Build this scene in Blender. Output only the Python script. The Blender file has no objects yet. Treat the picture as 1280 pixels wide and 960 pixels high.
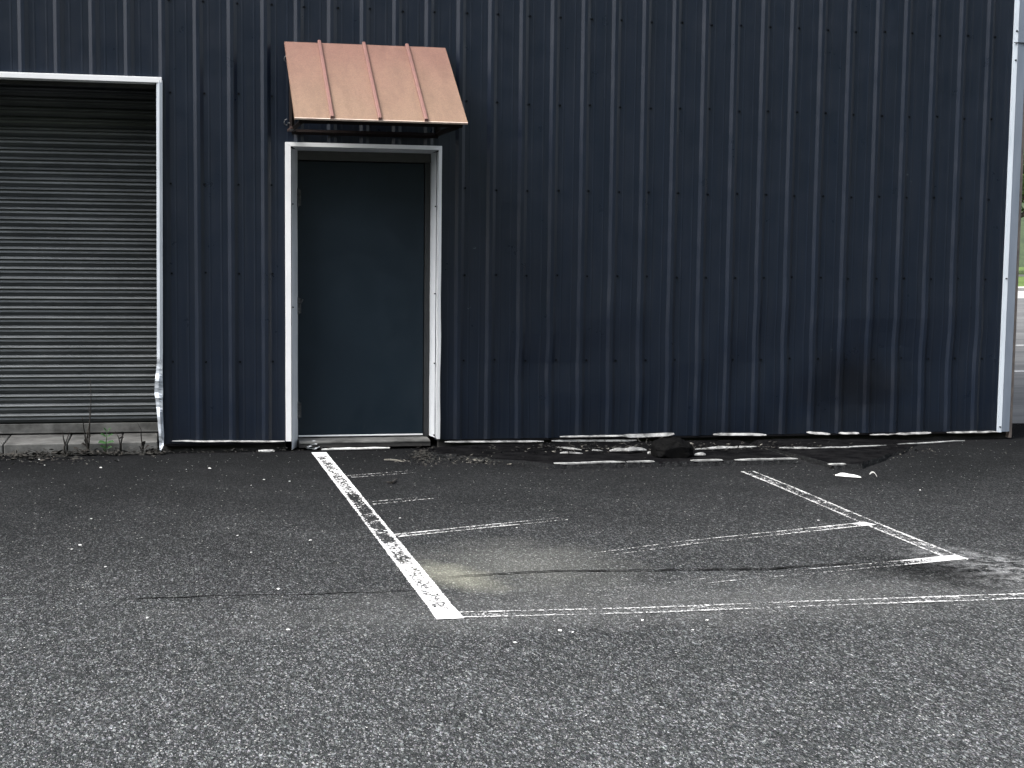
import bpy, bmesh, math, random
from mathutils import Vector, Matrix, noise as mn
R = math.radians
rnd = random.Random(7)
scene = bpy.context.scene
C = scene.collection

# ------------------------------------------------------------------ camera
FPX, PX, PY = 1943.8, 640.0, 499.4              # focal length and principal point, in pixels of a 1280 wide frame
CAM = Vector((0.0, -11.023, 1.4548))
YAW, PITCH, ROLL = -0.220514, -0.097372, 0.0116994
_f = Vector((-math.sin(YAW), math.cos(YAW), 0)); _r = Vector((math.cos(YAW), math.sin(YAW), 0))
FW = _f * math.cos(PITCH) + Vector((0, 0, math.sin(PITCH)))
_u = _r.cross(FW)
RT = _r * math.cos(ROLL) + _u * math.sin(ROLL)
UP = -_r * math.sin(ROLL) + _u * math.cos(ROLL)
cam = bpy.data.cameras.new('camera')
cam.sensor_width = 36.0
cam.lens = 36.0 * FPX / 1280.0
cam.shift_y = (PY - 480.0) / 1280.0
cam.clip_start, cam.clip_end = 0.1, 2000.0
camo = bpy.data.objects.new('camera', cam); C.objects.link(camo)
camo.matrix_world = Matrix(((RT.x, UP.x, -FW.x, CAM.x), (RT.y, UP.y, -FW.y, CAM.y), (RT.z, UP.z, -FW.z, CAM.z), (0, 0, 0, 1)))
scene.camera = camo

def ray(u, v): return FW * FPX + RT * (u - PX) - UP * (v - PY)
def gp(u, v, z=0.0):                             # photo pixel -> point on the ground
    d = ray(u, v); return CAM + d * ((z - CAM.z) / d.z)
def wp(u, v, y=0.0):                             # photo pixel -> point on the wall plane
    d = ray(u, v); return CAM + d * ((y - CAM.y) / d.y)

# ------------------------------------------------------------------ materials
def mat(name, col=(.5, .5, .5), rough=.6, metal=0.0, spec=.5):
    m = bpy.data.materials.new(name); m.use_nodes = True
    b = m.node_tree.nodes['Principled BSDF']
    b.inputs['Base Color'].default_value = (*col, 1); b.inputs['Roughness'].default_value = rough
    b.inputs['Metallic'].default_value = metal; b.inputs['Specular IOR Level'].default_value = spec
    return m
class NT:
    def __init__(s, m): s.m = m; s.t = m.node_tree; s.b = s.t.nodes['Principled BSDF']
    def n(s, kind, **kw):
        nd = s.t.nodes.new(kind)
        for k, v in kw.items(): setattr(nd, k, v)
        return nd
    def link(s, a, b): s.t.links.new(a, b)
    def set(s, sock, v):
        if hasattr(v, 'is_output'): s.link(v, sock)
        else: sock.default_value = v
    def coord(s, scale=(1, 1, 1), loc=(0, 0, 0), out='Object'):
        tc = s.n('ShaderNodeTexCoord'); mp = s.n('ShaderNodeMapping')
        mp.inputs['Scale'].default_value = scale; mp.inputs['Location'].default_value = loc
        s.link(tc.outputs[out], mp.inputs['Vector']); return mp.outputs[0]
    def noise(s, vec, scale, detail=3, rough=.55, dist=0):
        nd = s.n('ShaderNodeTexNoise'); s.link(vec, nd.inputs['Vector'])
        nd.inputs['Scale'].default_value = scale; nd.inputs['Detail'].default_value = detail
        nd.inputs['Roughness'].default_value = rough; nd.inputs['Distortion'].default_value = dist
        return nd.outputs['Fac']
    def voro(s, vec, scale, feature='F1'):
        nd = s.n('ShaderNodeTexVoronoi', feature=feature); s.link(vec, nd.inputs['Vector'])
        nd.inputs['Scale'].default_value = scale; return nd
    def ramp(s, fac, stops, interp='LINEAR'):
        nd = s.n('ShaderNodeValToRGB'); nd.color_ramp.interpolation = interp
        el = nd.color_ramp.elements
        while len(el) < len(stops): el.new(.5)
        for e, (p, c) in zip(el, stops):
            e.position = p; e.color = (*c, 1) if isinstance(c, tuple) else (c, c, c, 1)
        s.link(fac, nd.inputs[0]); return nd.outputs[0]
    def mix(s, fac, a, b, mode='MIX'):
        nd = s.n('ShaderNodeMix', data_type='RGBA', blend_type=mode)
        s.set(nd.inputs[0], fac)
        for i, v in ((6, a), (7, b)):
            if hasattr(v, 'is_output'): s.link(v, nd.inputs[i])
            else: nd.inputs[i].default_value = (*v, 1) if isinstance(v, tuple) else (v, v, v, 1)
        return nd.outputs[2]
    def math(s, op, a, b=0.0, clamp=False):
        nd = s.n('ShaderNodeMath', operation=op, use_clamp=clamp)
        s.set(nd.inputs[0], a); s.set(nd.inputs[1], b); return nd.outputs[0]
    def sep(s, vec):
        nd = s.n('ShaderNodeSeparateXYZ'); s.link(vec, nd.inputs[0]); return nd.outputs
    def bump(s, h, strength=.3, dist=.005):
        nd = s.n('ShaderNodeBump'); nd.inputs['Strength'].default_value = strength; nd.inputs['Distance'].default_value = dist
        s.link(h, nd.inputs['Height']); s.link(nd.outputs[0], s.b.inputs['Normal'])
    def col(s, c): s.set(s.b.inputs['Base Color'], c)
    def rough(s, c): s.set(s.b.inputs['Roughness'], c)

def mottled(name, c1, c2, scale=6, rough=.6, bump=0.0, stretch=(1, 1, 1), metal=0, spec=.5, bscale=60, lo=.35, hi=.65):
    m = mat(name, c1, rough, metal, spec); t = NT(m); v = t.coord(stretch)
    t.col(t.ramp(t.noise(v, scale, 5, .6), [(lo, c1), (hi, c2)]))
    if bump: t.bump(t.noise(v, bscale, 4), bump, .004)
    return m

def asphalt_mat():
    m = mat('asphalt', rough=.9, spec=.0); t = NT(m); v = t.coord(); vst = t.coord((1, .45, 1))
    big = t.noise(v, .35, 4, .55); mid = t.noise(v, 2.6, 5, .65); med = t.noise(v, 16, 4, .7); fine = t.noise(v, 95, 3, .75)
    va = t.voro(vst, 270); ca = t.sep(va.outputs['Color'])
    vb = t.voro(vst, 140); cb = t.sep(vb.outputs['Color'])
    vc = t.voro(v, 30); cc = t.sep(vc.outputs['Color'])
    # stones show through wear; bitumen darkens towards the wall, painting in its shade
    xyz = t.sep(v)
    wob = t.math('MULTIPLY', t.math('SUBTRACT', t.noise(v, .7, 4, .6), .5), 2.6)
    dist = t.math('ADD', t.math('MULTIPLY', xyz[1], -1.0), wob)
    wear_shade = t.n('ShaderNodeMapRange'); wear_shade.interpolation_type = 'SMOOTHSTEP'
    t.link(dist, wear_shade.inputs[0]); wear_shade.inputs[1].default_value = .0; wear_shade.inputs[2].default_value = 8.6
    wear_shade.inputs[3].default_value = 0.05; wear_shade.inputs[4].default_value = 1.0
    wear_shade = wear_shade.outputs[0]
    base = t.ramp(big, [(.3, (.0075, .0079, .0084)), (.7, (.0120, .0124, .0130))])
    stone = t.ramp(ca[0], [(0, .022), (.35, .038), (.6, .060), (.80, .105), (.92, .20), (.985, .48)], 'LINEAR')
    stone2 = t.ramp(cb[1], [(0, .022), (.5, .040), (.75, .078), (.9, .155), (.97, .40)])
    tint = t.mix(.12, (.93, .985, 1.0), va.outputs['Color'], 'MULTIPLY')
    vd = t.voro(vst, 80); stone3 = t.ramp(t.sep(vd.outputs['Color'])[0], [(0, .88), (.6, 1.0), (.9, 1.12), (.97, 1.5)])
    stones = t.mix(1.0, t.mix(.42, stone, stone2), stone3, 'MULTIPLY')
    stones = t.mix(1.0, stones, tint, 'MULTIPLY')
    gap = t.ramp(t.noise(vst, 260, 2, .6), [(.3, .68), (.6, 1.15)])
    stones = t.mix(1.0, stones, gap, 'MULTIPLY')
    expo = t.math('MULTIPLY', wear_shade, t.ramp(mid, [(.25, .80), (.7, 1.0)]))
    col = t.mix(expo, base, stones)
    # bright loose chips, rare
    chip = t.ramp(cc[2], [(.968, 0.0), (.972, 1.0)])
    core = t.ramp(vc.outputs['Distance'], [(.08, 1.0), (.12, 0.0)])
    col = t.mix(t.math('MULTIPLY', chip, core), col, (.42, .42, .40))
    mott = t.ramp(t.math('ADD', t.math('MULTIPLY', med, .5), t.math('MULTIPLY', mid, .5)), [(.3, .86), (.7, 1.06)])
    col = t.mix(1.0, col, mott, 'MULTIPLY')
    # oily dark stain by the right stall line, pale dried spill by the left one
    def blot(p, sx, sy, rot, lo, hi, wobs=5.0, amp=.45):
        mp = t.n('ShaderNodeMapping', vector_type='TEXTURE'); tc = t.n('ShaderNodeTexCoord')
        mp.inputs['Location'].default_value = (p.x, p.y, 0); mp.inputs['Scale'].default_value = (sx, sy, 1); mp.inputs['Rotation'].default_value = (0, 0, rot)
        t.link(tc.outputs['Object'], mp.inputs['Vector'])
        ln = t.n('ShaderNodeVectorMath', operation='LENGTH'); t.link(mp.outputs[0], ln.inputs[0])
        d = t.math('ADD', ln.outputs['Value'], t.math('MULTIPLY', t.math('SUBTRACT', t.noise(v, wobs, 5, .65), .5), amp * 2))
        return t.ramp(d, [(lo, 1.0), (hi, 0.0)])
    lift = None
    stain = blot(gp(1178, 713), .46, .50, .2, .25, 1.15, 7, .6)
    st2 = blot(gp(860, 745), .5, .25, 0, .2, 1.1)
    pale = blot(gp(566, 720), .20, .42, .3, .2, 1.0, 9)
    lift = lambda k, tint: t.mix(1.0, t.mix(1.0, t.mix(.5, col, (.06, .06, .06)), (k, k, k), 'MULTIPLY'), tint, 'MULTIPLY')
    col = t.mix(pale, col, lift(2.7, (1.0, .985, .82)))
    pale2 = blot(gp(655, 706), .62, .75, .1, .1, 1.1)
    col = t.mix(t.math('MULTIPLY', pale2, .8), col, lift(1.9, (1.0, 1.0, .93)))
    pale3 = blot(gp(1255, 712), .36, .7, .2, .3, 1.0, 9)
    col = t.mix(t.math('MULTIPLY', pale3, t.ramp(t.noise(v, 14, 4, .7), [(.42, 0.0), (.58, 1.0)])), col, lift(3.6, (1.0, 1.0, 1.0)))
    pale4 = blot(gp(860, 752), 2.3, .55, .0, .2, 1.1, 3, .7)
    col = t.mix(t.math('MULTIPLY', pale4, .55), col, lift(1.8, (1.0, 1.0, .98)))
    col = t.mix(t.math('MULTIPLY', stain, .85), col, t.mix(1.0, col, (.25, .25, .25), 'MULTIPLY'))
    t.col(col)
    hgt = t.math('ADD', t.math('MULTIPLY', t.math('SUBTRACT', 1.0, va.outputs['Distance']), wear_shade), t.math('MULTIPLY', fine, .8))
    t.bump(hgt, .6, .005)
    return m

def paint_mat(name, keep, edge, col=(.80, .80, .79), seed=0.0, lo=.88, hi=1.12, top=.96):
    # worn line paint: UV.x runs along in metres, UV.y across 0..1
    m = mat(name, col, .7); t = NT(m)
    tc = t.n('ShaderNodeTexCoord'); uv = t.sep(tc.outputs['UV']); v = t.coord(loc=(seed, seed * .7, 0))
    n1 = t.noise(v, 26, 6, .72); n2 = t.noise(v, 4.5, 3, .6); vz = t.voro(t.coord((1, .6, 1), (seed, seed, 0)), 130); n3 = t.math('ADD', t.math('MULTIPLY', t.sep(vz.outputs['Color'])[0], .42), t.math('MULTIPLY', t.noise(v, 150, 3, .75), .35)); n3 = t.math('SUBTRACT', n3, .09)
    e = t.math('MULTIPLY', t.math('ABSOLUTE', t.math('SUBTRACT', uv[1], .5)), 2.0)
    e = t.ramp(t.math('ADD', e, t.math('MULTIPLY', t.math('SUBTRACT', t.noise(v, 60, 3, .7), .5), .35)), [(.50, 0.0), (.85, 1.0)])
    out = t.ramp(t.math('ADD', t.math('MULTIPLY', t.math('ABSOLUTE', t.math('SUBTRACT', uv[1], .5)), 2.0), t.math('MULTIPLY', t.math('SUBTRACT', t.noise(v, 110, 3, .7), .5), .5)), [(.90, 0.0), (1.0, 1.0)])
    s = t.math('ADD', t.math('MULTIPLY', n1, .8), t.math('ADD', t.math('MULTIPLY', n2, .55), t.math('MULTIPLY', n3, .75)))
    s = t.math('ADD', s, t.math('MULTIPLY', e, edge))
    s = t.math('SUBTRACT', t.math('ADD', s, keep), t.math('MULTIPLY', out, .6))
    at = t.n('ShaderNodeAttribute', attribute_name='keep'); s = t.math('ADD', s, at.outputs['Fac'])
    mask = t.math('MULTIPLY', t.ramp(s, [(lo, 0.0), (hi, 1.0)]), top)
    t.col(t.mix(n2, tuple(c * .86 for c in col), col))
    tr = t.n('ShaderNodeBsdfTransparent'); mx = t.n('ShaderNodeMixShader')
    t.link(mask, mx.inputs[0]); t.link(tr.outputs[0], mx.inputs[1]); t.link(t.b.outputs[0], mx.inputs[2])
    t.link(mx.outputs[0], t.t.nodes['Material Output'].inputs['Surface'])
    return m

def siding_mat():
    m = mat('navy_steel_sheet', rough=.30, spec=.42); t = NT(m); v = t.coord(); vs = t.coord((1, 1, .12))
    c = t.ramp(t.noise(vs, 9, 4, .6), [(.3, (.0056, .0099, .0200)), (.7, (.0078, .0130, .0252))])
    vv = t.coord((1, 1, .03))
    streak = t.ramp(t.noise(vv, 42, 3, .6), [(.45, 0.0), (.8, 1.0)])
    c = t.mix(t.math('MULTIPLY', streak, .35), c, (.021, .024, .031))
    # road grime thrown up on the foot of the wall and a rubbed patch
    z = t.sep(v)[2]
    g = t.math('ADD', z, t.math('MULTIPLY', t.noise(v, 3.5, 5, .65), .7))
    grime = t.ramp(g, [(.28, 1.0), (.62, 0.0)])
    c = t.mix(t.math('MULTIPLY', grime, .40), c, (.011, .012, .014))
    def blot(p, sx, sz, lo, hi):
        mp = t.n('ShaderNodeMapping', vector_type='TEXTURE'); tc = t.n('ShaderNodeTexCoord')
        mp.inputs['Location'].default_value = (p.x, 0, p.z); mp.inputs['Scale'].default_value = (sx, 50, sz); t.link(tc.outputs['Object'], mp.inputs['Vector'])
        ln = t.n('ShaderNodeVectorMath', operation='LENGTH'); t.link(mp.outputs[0], ln.inputs[0])
        return t.ramp(t.math('ADD', ln.outputs['Value'], t.math('MULTIPLY', t.math('SUBTRACT', t.noise(v, 4, 5, .6), .5), .9)), [(lo, 1.0), (hi, 0.0)])
    soot = blot(wp(1070, 482), .52, .36, .25, 1.25)
    c = t.mix(t.math('MULTIPLY', soot, .85), c, (.0022, .0032, .0070))
    scr = t.voro(t.coord((1, 1, 1.4)), 3.2); cs = t.sep(scr.outputs['Color'])
    sp = t.math('MULTIPLY', t.ramp(cs[0], [(.70, 0.0), (.72, 1.0)]), t.ramp(scr.outputs['Distance'], [(.025, 1.0), (.05, 0.0)]))
    sp = t.math('MULTIPLY', sp, t.ramp(t.noise(v, 120, 2, .6), [(.5, 0.0), (.6, .8)]))
    c = t.mix(sp, c, (.10, .115, .13))
    t.col(c)
    t.rough(t.ramp(t.noise(v, 5, 5, .65), [(.3, .26), (.7, .42)]))
    t.bump(t.noise(t.coord((1, 1, .35)), 7, 3), .05, .01)
    return m

M = {}
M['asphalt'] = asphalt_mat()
M['siding'] = siding_mat()
M['screw'] = mat('screw_head', (.003, .0035, .005), .6, spec=.08)
M['white'] = mottled('white_painted_trim', (.84, .845, .85), (.76, .77, .78), 5, .45, .06)
M['jamb'] = mottled('white_frame_paint', (.72, .74, .77), (.58, .61, .64), 7, .5, .08, (1, 1, .3))
M['galv'] = mottled('galvanised_trim', (.60, .64, .69), (.47, .51, .56), 12, .4, .08, (1, 1, .2), .25)
M['galvdark'] = mottled('grey_blue_trim', (.25, .285, .34), (.20, .235, .285), 10, .45, .05, (1, 1, .2))
M['lip'] = mottled('pale_blue_grey_lip', (.42, .47, .52), (.34, .38, .43), 10, .45, .05, (1, 1, .2))
M['rusty'] = mottled('weathered_brown_edge', (.20, .165, .14), (.12, .10, .09), 14, .7, .1)
M['dark'] = mat('black_gap', (.006, .006, .007), .9, spec=.1)
M['door'] = mottled('dark_blue_door_paint', (.0105, .0185, .0270), (.0090, .0160, .0240), 3, .36, .03, spec=.22, bscale=90)
def door_mat():
    m = mat('scuffed_dark_blue_paint', rough=.36, spec=.22); t = NT(m); v = t.coord()
    c = t.ramp(t.noise(v, 3, 5, .6), [(.35, (.0095, .0165, .0245)), (.65, (.0110, .0192, .0280))])
    z = t.sep(v)[2]; low = t.ramp(z, [(.1, 1.0), (.75, .25)])
    sc = t.ramp(t.noise(t.coord((1, 1, .5)), 26, 6, .75), [(.60, 0.0), (.72, 1.0)])
    c = t.mix(t.math('MULTIPLY', t.math('MULTIPLY', sc, low), .5), c, (.030, .036, .040))
    t.col(c); t.rough(t.ramp(t.noise(v, 6, 5, .65), [(.3, .30), (.7, .50)])); t.bump(t.noise(v, 2.2, 3), .08, .01); return m
M['door'] = door_mat()
M['stop'] = mottled('dark_grey_frame_paint', (.022, .024, .026), (.016, .017, .019), 8, .5)
M['hinge'] = mottled('hinge_steel', (.09, .095, .10), (.04, .042, .045), 30, .45, metal=.4)
M['steel'] = mottled('dull_aluminium', (.62, .63, .63), (.34, .35, .35), 18, .4, .1, (.4, 1, 1), .6)
M['slat'] = None
M['conc'] = mottled('dirty_concrete', (.150, .150, .143), (.055, .055, .052), 7, .9, .5, bscale=90)
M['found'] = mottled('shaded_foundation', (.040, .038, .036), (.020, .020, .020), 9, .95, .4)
M['brown'] = mottled('dark_brown_frame', (.055, .030, .024), (.030, .018, .015), 12, .55)
M['slab'] = mottled('tarred_slab', (.030, .030, .031), (.014, .014, .015), 6, .9, .6, bscale=70, spec=.0)
M['slabtop'] = mottled('tar_and_silt', (.010, .010, .0105), (.004, .004, .0045), 9, .9, .8, bscale=50, spec=.0)
M['chip'] = mottled('pale_flaking_metal', (.44, .44, .43), (.10, .10, .098), 17, .5, .2)
M['rubber'] = mottled('black_rubber', (.003, .003, .0033), (.005, .005, .005), 15, .8, .3, spec=.04)
M['paper'] = mottled('white_scrap', (.66, .66, .64), (.40, .40, .39), 40, .8)
M['film'] = mottled('crumpled_clear_plastic', (.70, .72, .74), (.45, .47, .49), 35, .22)
M['dead'] = mottled('dead_stems', (.030, .025, .020), (.012, .010, .009), 30, .9)
M['straw'] = mottled('dry_straw', (.20, .19, .165), (.07, .065, .055), 40, .9)
M['litter'] = mottled('leaf_litter', (.035, .030, .025), (.012, .014, .012), 30, .95)
M['green'] = mottled('fresh_green_leaf', (.045, .12, .035), (.028, .080, .022), 30, .55)
M['crack'] = mat('crack_fill', (.006, .006, .006), 1, spec=.05)

def slat_mat(name, c1, c2):
    m = mat(name, rough=.36, metal=.15, spec=.6); t = NT(m); vs = t.coord((.25, 1, 1)); v = t.coord()
    c = t.ramp(t.noise(vs, 8, 5, .65), [(.3, c1), (.7, c2)])
    d = t.ramp(t.noise(vs, 34, 4, .7), [(.52, 0.0), (.72, 1.0)])
    c = t.mix(t.math('MULTIPLY', d, .5), c, (.09, .09, .085))
    vo = t.voro(v, 5.0); k = t.math('MULTIPLY', t.ramp(t.sep(vo.outputs['Color'])[0], [(.8, 0.0), (.82, 1.0)]), t.ramp(vo.outputs['Distance'], [(.05, 1.0), (.08, 0.0)]))
    c = t.mix(k, c, (.03, .03, .03))
    t.col(c); t.bump(t.noise(vs, 20, 3), .12, .004); return m
M['slat'] = slat_mat('dirty_shaded_slat_web', (.036, .041, .043), (.072, .079, .081)); M['bead'] = slat_mat('lit_slat_bead', (.115, .125, .128), (.215, .228, .232))  # lit beads and shaded webs painted as a lighter and a darker slat colour

def awning_mat():
    m = mat('faded_copper_paint', rough=.55, spec=.35); t = NT(m); v = t.coord()
    z = t.sep(v)[2]                                # sun-faded and dusty towards the drip edge
    f = t.math('ADD', t.math('MULTIPLY', t.math('ADD', z, .585), 1.75), t.math('MULTIPLY', t.math('SUBTRACT', t.noise(v, 2.4, 5, .65), .5), .9))
    c = t.ramp(f, [(.05, (.228, .150, .104)), (.95, (.212, .117, .090))])
    sp = t.ramp(t.noise(v, 110, 4, .75), [(.35, .78), (.65, 1.12)])
    c = t.mix(1.0, c, sp, 'MULTIPLY')
    st = t.ramp(t.noise(t.coord((1, .25, .25)), 13, 4, .7), [(.45, 1.0), (.75, .80)]); c = t.mix(1.0, c, st, 'MULTIPLY')
    rs = t.ramp(t.noise(v, 38, 5, .75), [(.66, 0.0), (.74, .55)]); c = t.mix(rs, c, (.13, .060, .040))
    t.col(c); t.rough(t.ramp(t.noise(v, 20, 4), [(.3, .48), (.7, .64)])); return m
M['awning'] = awning_mat()
M['awnrib'] = mottled('copper_rib_paint', (.22, .113, .095), (.18, .095, .082), 14, .5)

# ------------------------------------------------------------------ mesh helpers
class MB:
    def __init__(s): s.bm = bmesh.new()
    def quad(s, pts, mi=0):
        f = s.bm.faces.new([s.bm.verts.new(p) for p in pts]); f.material_index = mi; return f
    def box(s, x0, x1, y0, y1, z0, z1, mi=0, bev=0.0):
        vs = [s.bm.verts.new(p) for p in ((x0, y0, z0), (x1, y0, z0), (x1, y1, z0), (x0, y1, z0), (x0, y0, z1), (x1, y0, z1), (x1, y1, z1), (x0, y1, z1))]
        fs = [s.bm.faces.new([vs[i] for i in q]) for q in ((3, 2, 1, 0), (4, 5, 6, 7), (0, 1, 5, 4), (1, 2, 6, 5), (2, 3, 7, 6), (3, 0, 4, 7))]
        for f in fs: f.material_index = mi
        if bev:
            es = list({e for f in fs for e in f.edges})
            r = bmesh.ops.bevel(s.bm, geom=es, offset=bev, segments=2, profile=.5, affect='EDGES')
            for f in r['faces']: f.material_index = mi
        return vs
    def loft(s, rings, closed=True, caps=True, mi=0, smooth=False):
        rs = [[s.bm.verts.new(p) for p in r] for r in rings]
        n = len(rs[0])
        for a, b in zip(rs, rs[1:]):
            for i in range(n if closed else n - 1):
                j = (i + 1) % n
                f = s.bm.faces.new((a[i], a[j], b[j], b[i])); f.material_index = mi; f.smooth = smooth
        if caps and closed:
            for r, rev in ((rs[0], True), (rs[-1], False)):
                try:
                    f = s.bm.faces.new(list(reversed(r)) if rev else r); f.material_index = mi
                except ValueError: pass
        return rs
    def tube(s, pts, rad, n=6, mi=0, caps=True, smooth=True):
        pts = [Vector(p) for p in pts]; rings = []
        for i, p in enumerate(pts):
            d = (pts[min(i + 1, len(pts) - 1)] - pts[max(i - 1, 0)]).normalized()
            a = d.cross(Vector((0, 0, 1)) if abs(d.z) < .9 else Vector((1, 0, 0))).normalized(); b = d.cross(a)
            r = rad[i] if isinstance(rad, (list, tuple)) else rad
            rings.append([p + a * math.cos(2 * math.pi * k / n) * r + b * math.sin(2 * math.pi * k / n) * r for k in range(n)])
        s.loft(rings, True, caps, mi, smooth)
    def prism(s, poly, axis, a, b, mi=0):           # poly in the two other axes
        def P(t, q):
            if axis == 'x': return (t, q[0], q[1])
            if axis == 'y': return (q[0], t, q[1])
            return (q[0], q[1], t)
        s.loft([[P(a, q) for q in poly], [P(b, q) for q in poly]], True, True, mi)
    def build(s, name, mats, parent=None, smooth=None, recalc=True, loc=None):
        if recalc: bmesh.ops.recalc_face_normals(s.bm, faces=s.bm.faces)
        me = bpy.data.meshes.new(name); s.bm.to_mesh(me); s.bm.free()
        for m in (mats if isinstance(mats, (list, tuple)) else [mats]): me.materials.append(m)
        if smooth:
            for p in me.polygons: p.use_smooth = True
        o = bpy.data.objects.new(name, me); C.objects.link(o)
        if loc is not None: o.location = loc
        if parent: o.parent = parent
        return o
def tag(o, label=None, cat=None, group=None, kind=None):
    for k, v in (('label', label), ('category', cat), ('group', group), ('kind', kind)):
        if v: o[k] = v
    return o
def empty(name, loc=(0, 0, 0), **kw):
    o = bpy.data.objects.new(name, None); C.objects.link(o); o.location = loc; o.empty_display_size = .2
    return tag(o, **kw)
def copy_thing(o, loc, rz=0.0, scale=None, label=None):
    c = o.copy(); C.objects.link(c); c.location = loc; c.rotation_euler = (0, 0, rz)
    if scale: c.scale = scale
    if label: c['label'] = label
    for ch in list(o.children):
        d = ch.copy(); C.objects.link(d); d.parent = c
        for g in list(ch.children):
            e = g.copy(); C.objects.link(e); e.parent = d
    return c

# ------------------------------------------------------------------ building
H = 7.0; XL, XR, DEP = -14.0, 6.500, 22.0
bld = empty('metal_building', (0, 0, 0), label='dark navy ribbed metal building with roll up door and entry door', cat='building')
DX0, DX1, DZ = .866, 1.900, 2.145                    # hole for the entry door
RX0, RX1, RZ = -3.20, -.022, 2.556                   # hole for the roll up door
ZB = .066
RIB0, PITCHX = .2413, .22858

def build_siding():
    xs = []                                          # (x, outward depth)
    k0 = int((XL - RIB0) / PITCHX) - 1; k1 = int((6.376 - RIB0) / PITCHX) + 1
    for k in range(k0, k1 + 1):
        c = RIB0 + k * PITCHX
        for dx, d in ((-.034, 0), (-.013, .0155), (-.010, .0165), (.010, .0165), (.013, .0155), (.036, 0), (.0655, 0), (.0705, .0012), (.0765, .0012), (.0815, 0), (.145, 0), (.150, .0012), (.156, .0012), (.161, 0)):
            xs.append((c + dx, d))
    xs = [p for p in xs if XL <= p[0] <= 6.376]
    def dep(x):
        for (a, da), (b, db) in zip(xs, xs[1:]):
            if a <= x <= b: return da + (db - da) * (x - a) / max(b - a, 1e-6)
        return 0
    for x in (DX0, DX1, RX0, RX1): xs.append((x, dep(x)))
    xs.append((6.376, 0)); xs.sort()
    zs = [ZB] + [ZB + .11 * i for i in range(1, 30)]
    zs = [z for z in zs if z < 3.35] + [3.5, 4.2, 5.0, 6.0, H]
    zs = sorted(set(zs + [DZ, RZ]))
    bm = MB(); grid = {}
    def P(x, d, z):
        w = mn.noise(Vector((x * 1.7, z * .8, 3.1)))
        y = -d - .0022 * w
        dxx = 0.0
        if x > 2.0 and z < 1.5:                      # knocked about at bumper height
            a = max(0, 1 - abs(z - .62) / .8) * min(1, (x - 2.0) / .6)
            dxx = .012 * a * mn.noise(Vector((x * 1.1, z * 3.0, 9.3)))
            y += .016 * a * mn.noise(Vector((x * 2.1, z * 2.4, 5.0)))
        if x > 4.75 and x < 5.9 and z < .95:          # long shallow dent
            y += .020 * math.sin(math.pi * (x - 4.75) / 1.15) * max(0, 1 - abs(z - .55) / .4) ** .7
        return (x + dxx, y, z)
    def V(i, j):
        if (i, j) not in grid: grid[i, j] = bm.bm.verts.new(P(xs[i][0], xs[i][1], zs[j]))
        return grid[i, j]
    for i in range(len(xs) - 1):
        xm = (xs[i][0] + xs[i + 1][0]) / 2
        if xs[i + 1][0] - xs[i][0] < 1e-5: continue
        for j in range(len(zs) - 1):
            zm = (zs[j] + zs[j + 1]) / 2
            if DX0 < xm < DX1 and zm < DZ: continue
            if RX0 < xm < RX1 and zm < RZ: continue
            bm.bm.faces.new((V(i, j), V(i + 1, j), V(i + 1, j + 1), V(i, j + 1)))
    # screws to the right of every rib
    for k in range(k0, k1):
        x = RIB0 + k * PITCHX + .041
        for q in range(-2, 5):
            z = 1.256 + .615 * q - .002 + rnd.uniform(-.006, .006); xx = x + rnd.uniform(-.003, .004)
            if z < .2 or not (XL < xx < 6.3): continue
            if DX0 - .03 < xx < DX1 + .03 and z < DZ + .03: continue
            if RX0 - .05 < xx < RX1 + .03 and z < RZ + .05: continue
            for r, y0, y1 in ((.0078, -.0005, -.0040), (.0046, -.0040, -.010)):
                bm.loft([[(xx + r * math.cos(a * math.pi / 3), y, z + r * math.sin(a * math.pi / 3)) for a in range(6)] for y in (y0, y1)], True, True, 1)
    return bm.build('metal_siding', [M['siding'], M['screw']], bld)
build_siding()

# remaining shell: rear and side walls, gable roof, eave gutter board, all out of the photograph's view
b = MB()
b.box(XR - .14, XR - .02, .1, DEP, .0, H); b.box(XL, XL + .12, .1, DEP, 0, H); b.box(XL + .12, XR - .14, DEP - .12, DEP, 0, H)
b.build('outer_wall', M['siding'], bld)
b = MB(); b.prism([(-.05, H + .002), (DEP / 2, H + 1.0), (DEP + .05, H + .002), (DEP + .05, H + .12), (DEP / 2, H + 1.12), (-.05, H + .12)], 'x', XL - .05, XR + .05)
b.build('roof', M['galvdark'], bld)
b = MB()
for x in (XL + .06, XR - .08):
    b = MB(); b.prism([(.1, H + .003), (DEP / 2, H + .985), (DEP - .1, H + .003)], 'x', x - .05, x + .05); b.build('gable', M['siding'], bld)
# foundation behind the lower edge, leaving a dark slot
b = MB()
for a, c in ((XL + .13, RX0), (RX1, DX0 - .03), (DX1 + .035, 6.48)): b.box(a, c, .035, .10, -.02, ZB + .05)
b.build('foundation', M['found'], bld)
b = MB()
for a, c, z1 in ((XL + .13, RX0, H - .01), (RX1, DX0 - .03, H - .01), (DX1 + .035, XR - .15, H - .01)): b.box(a, c, .10, .14, ZB + .0, z1)
b.box(DX0 - .028, DX1 + .033, .10, .14, DZ + .05, H - .01); b.box(.87, 1.90, .225, .24, .0, DZ + .06); b.box(RX0 + .002, RX1 - .002, .10, .14, RZ + .05, H - .01)
b.build('inner_lining', M['dark'], bld)

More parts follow.
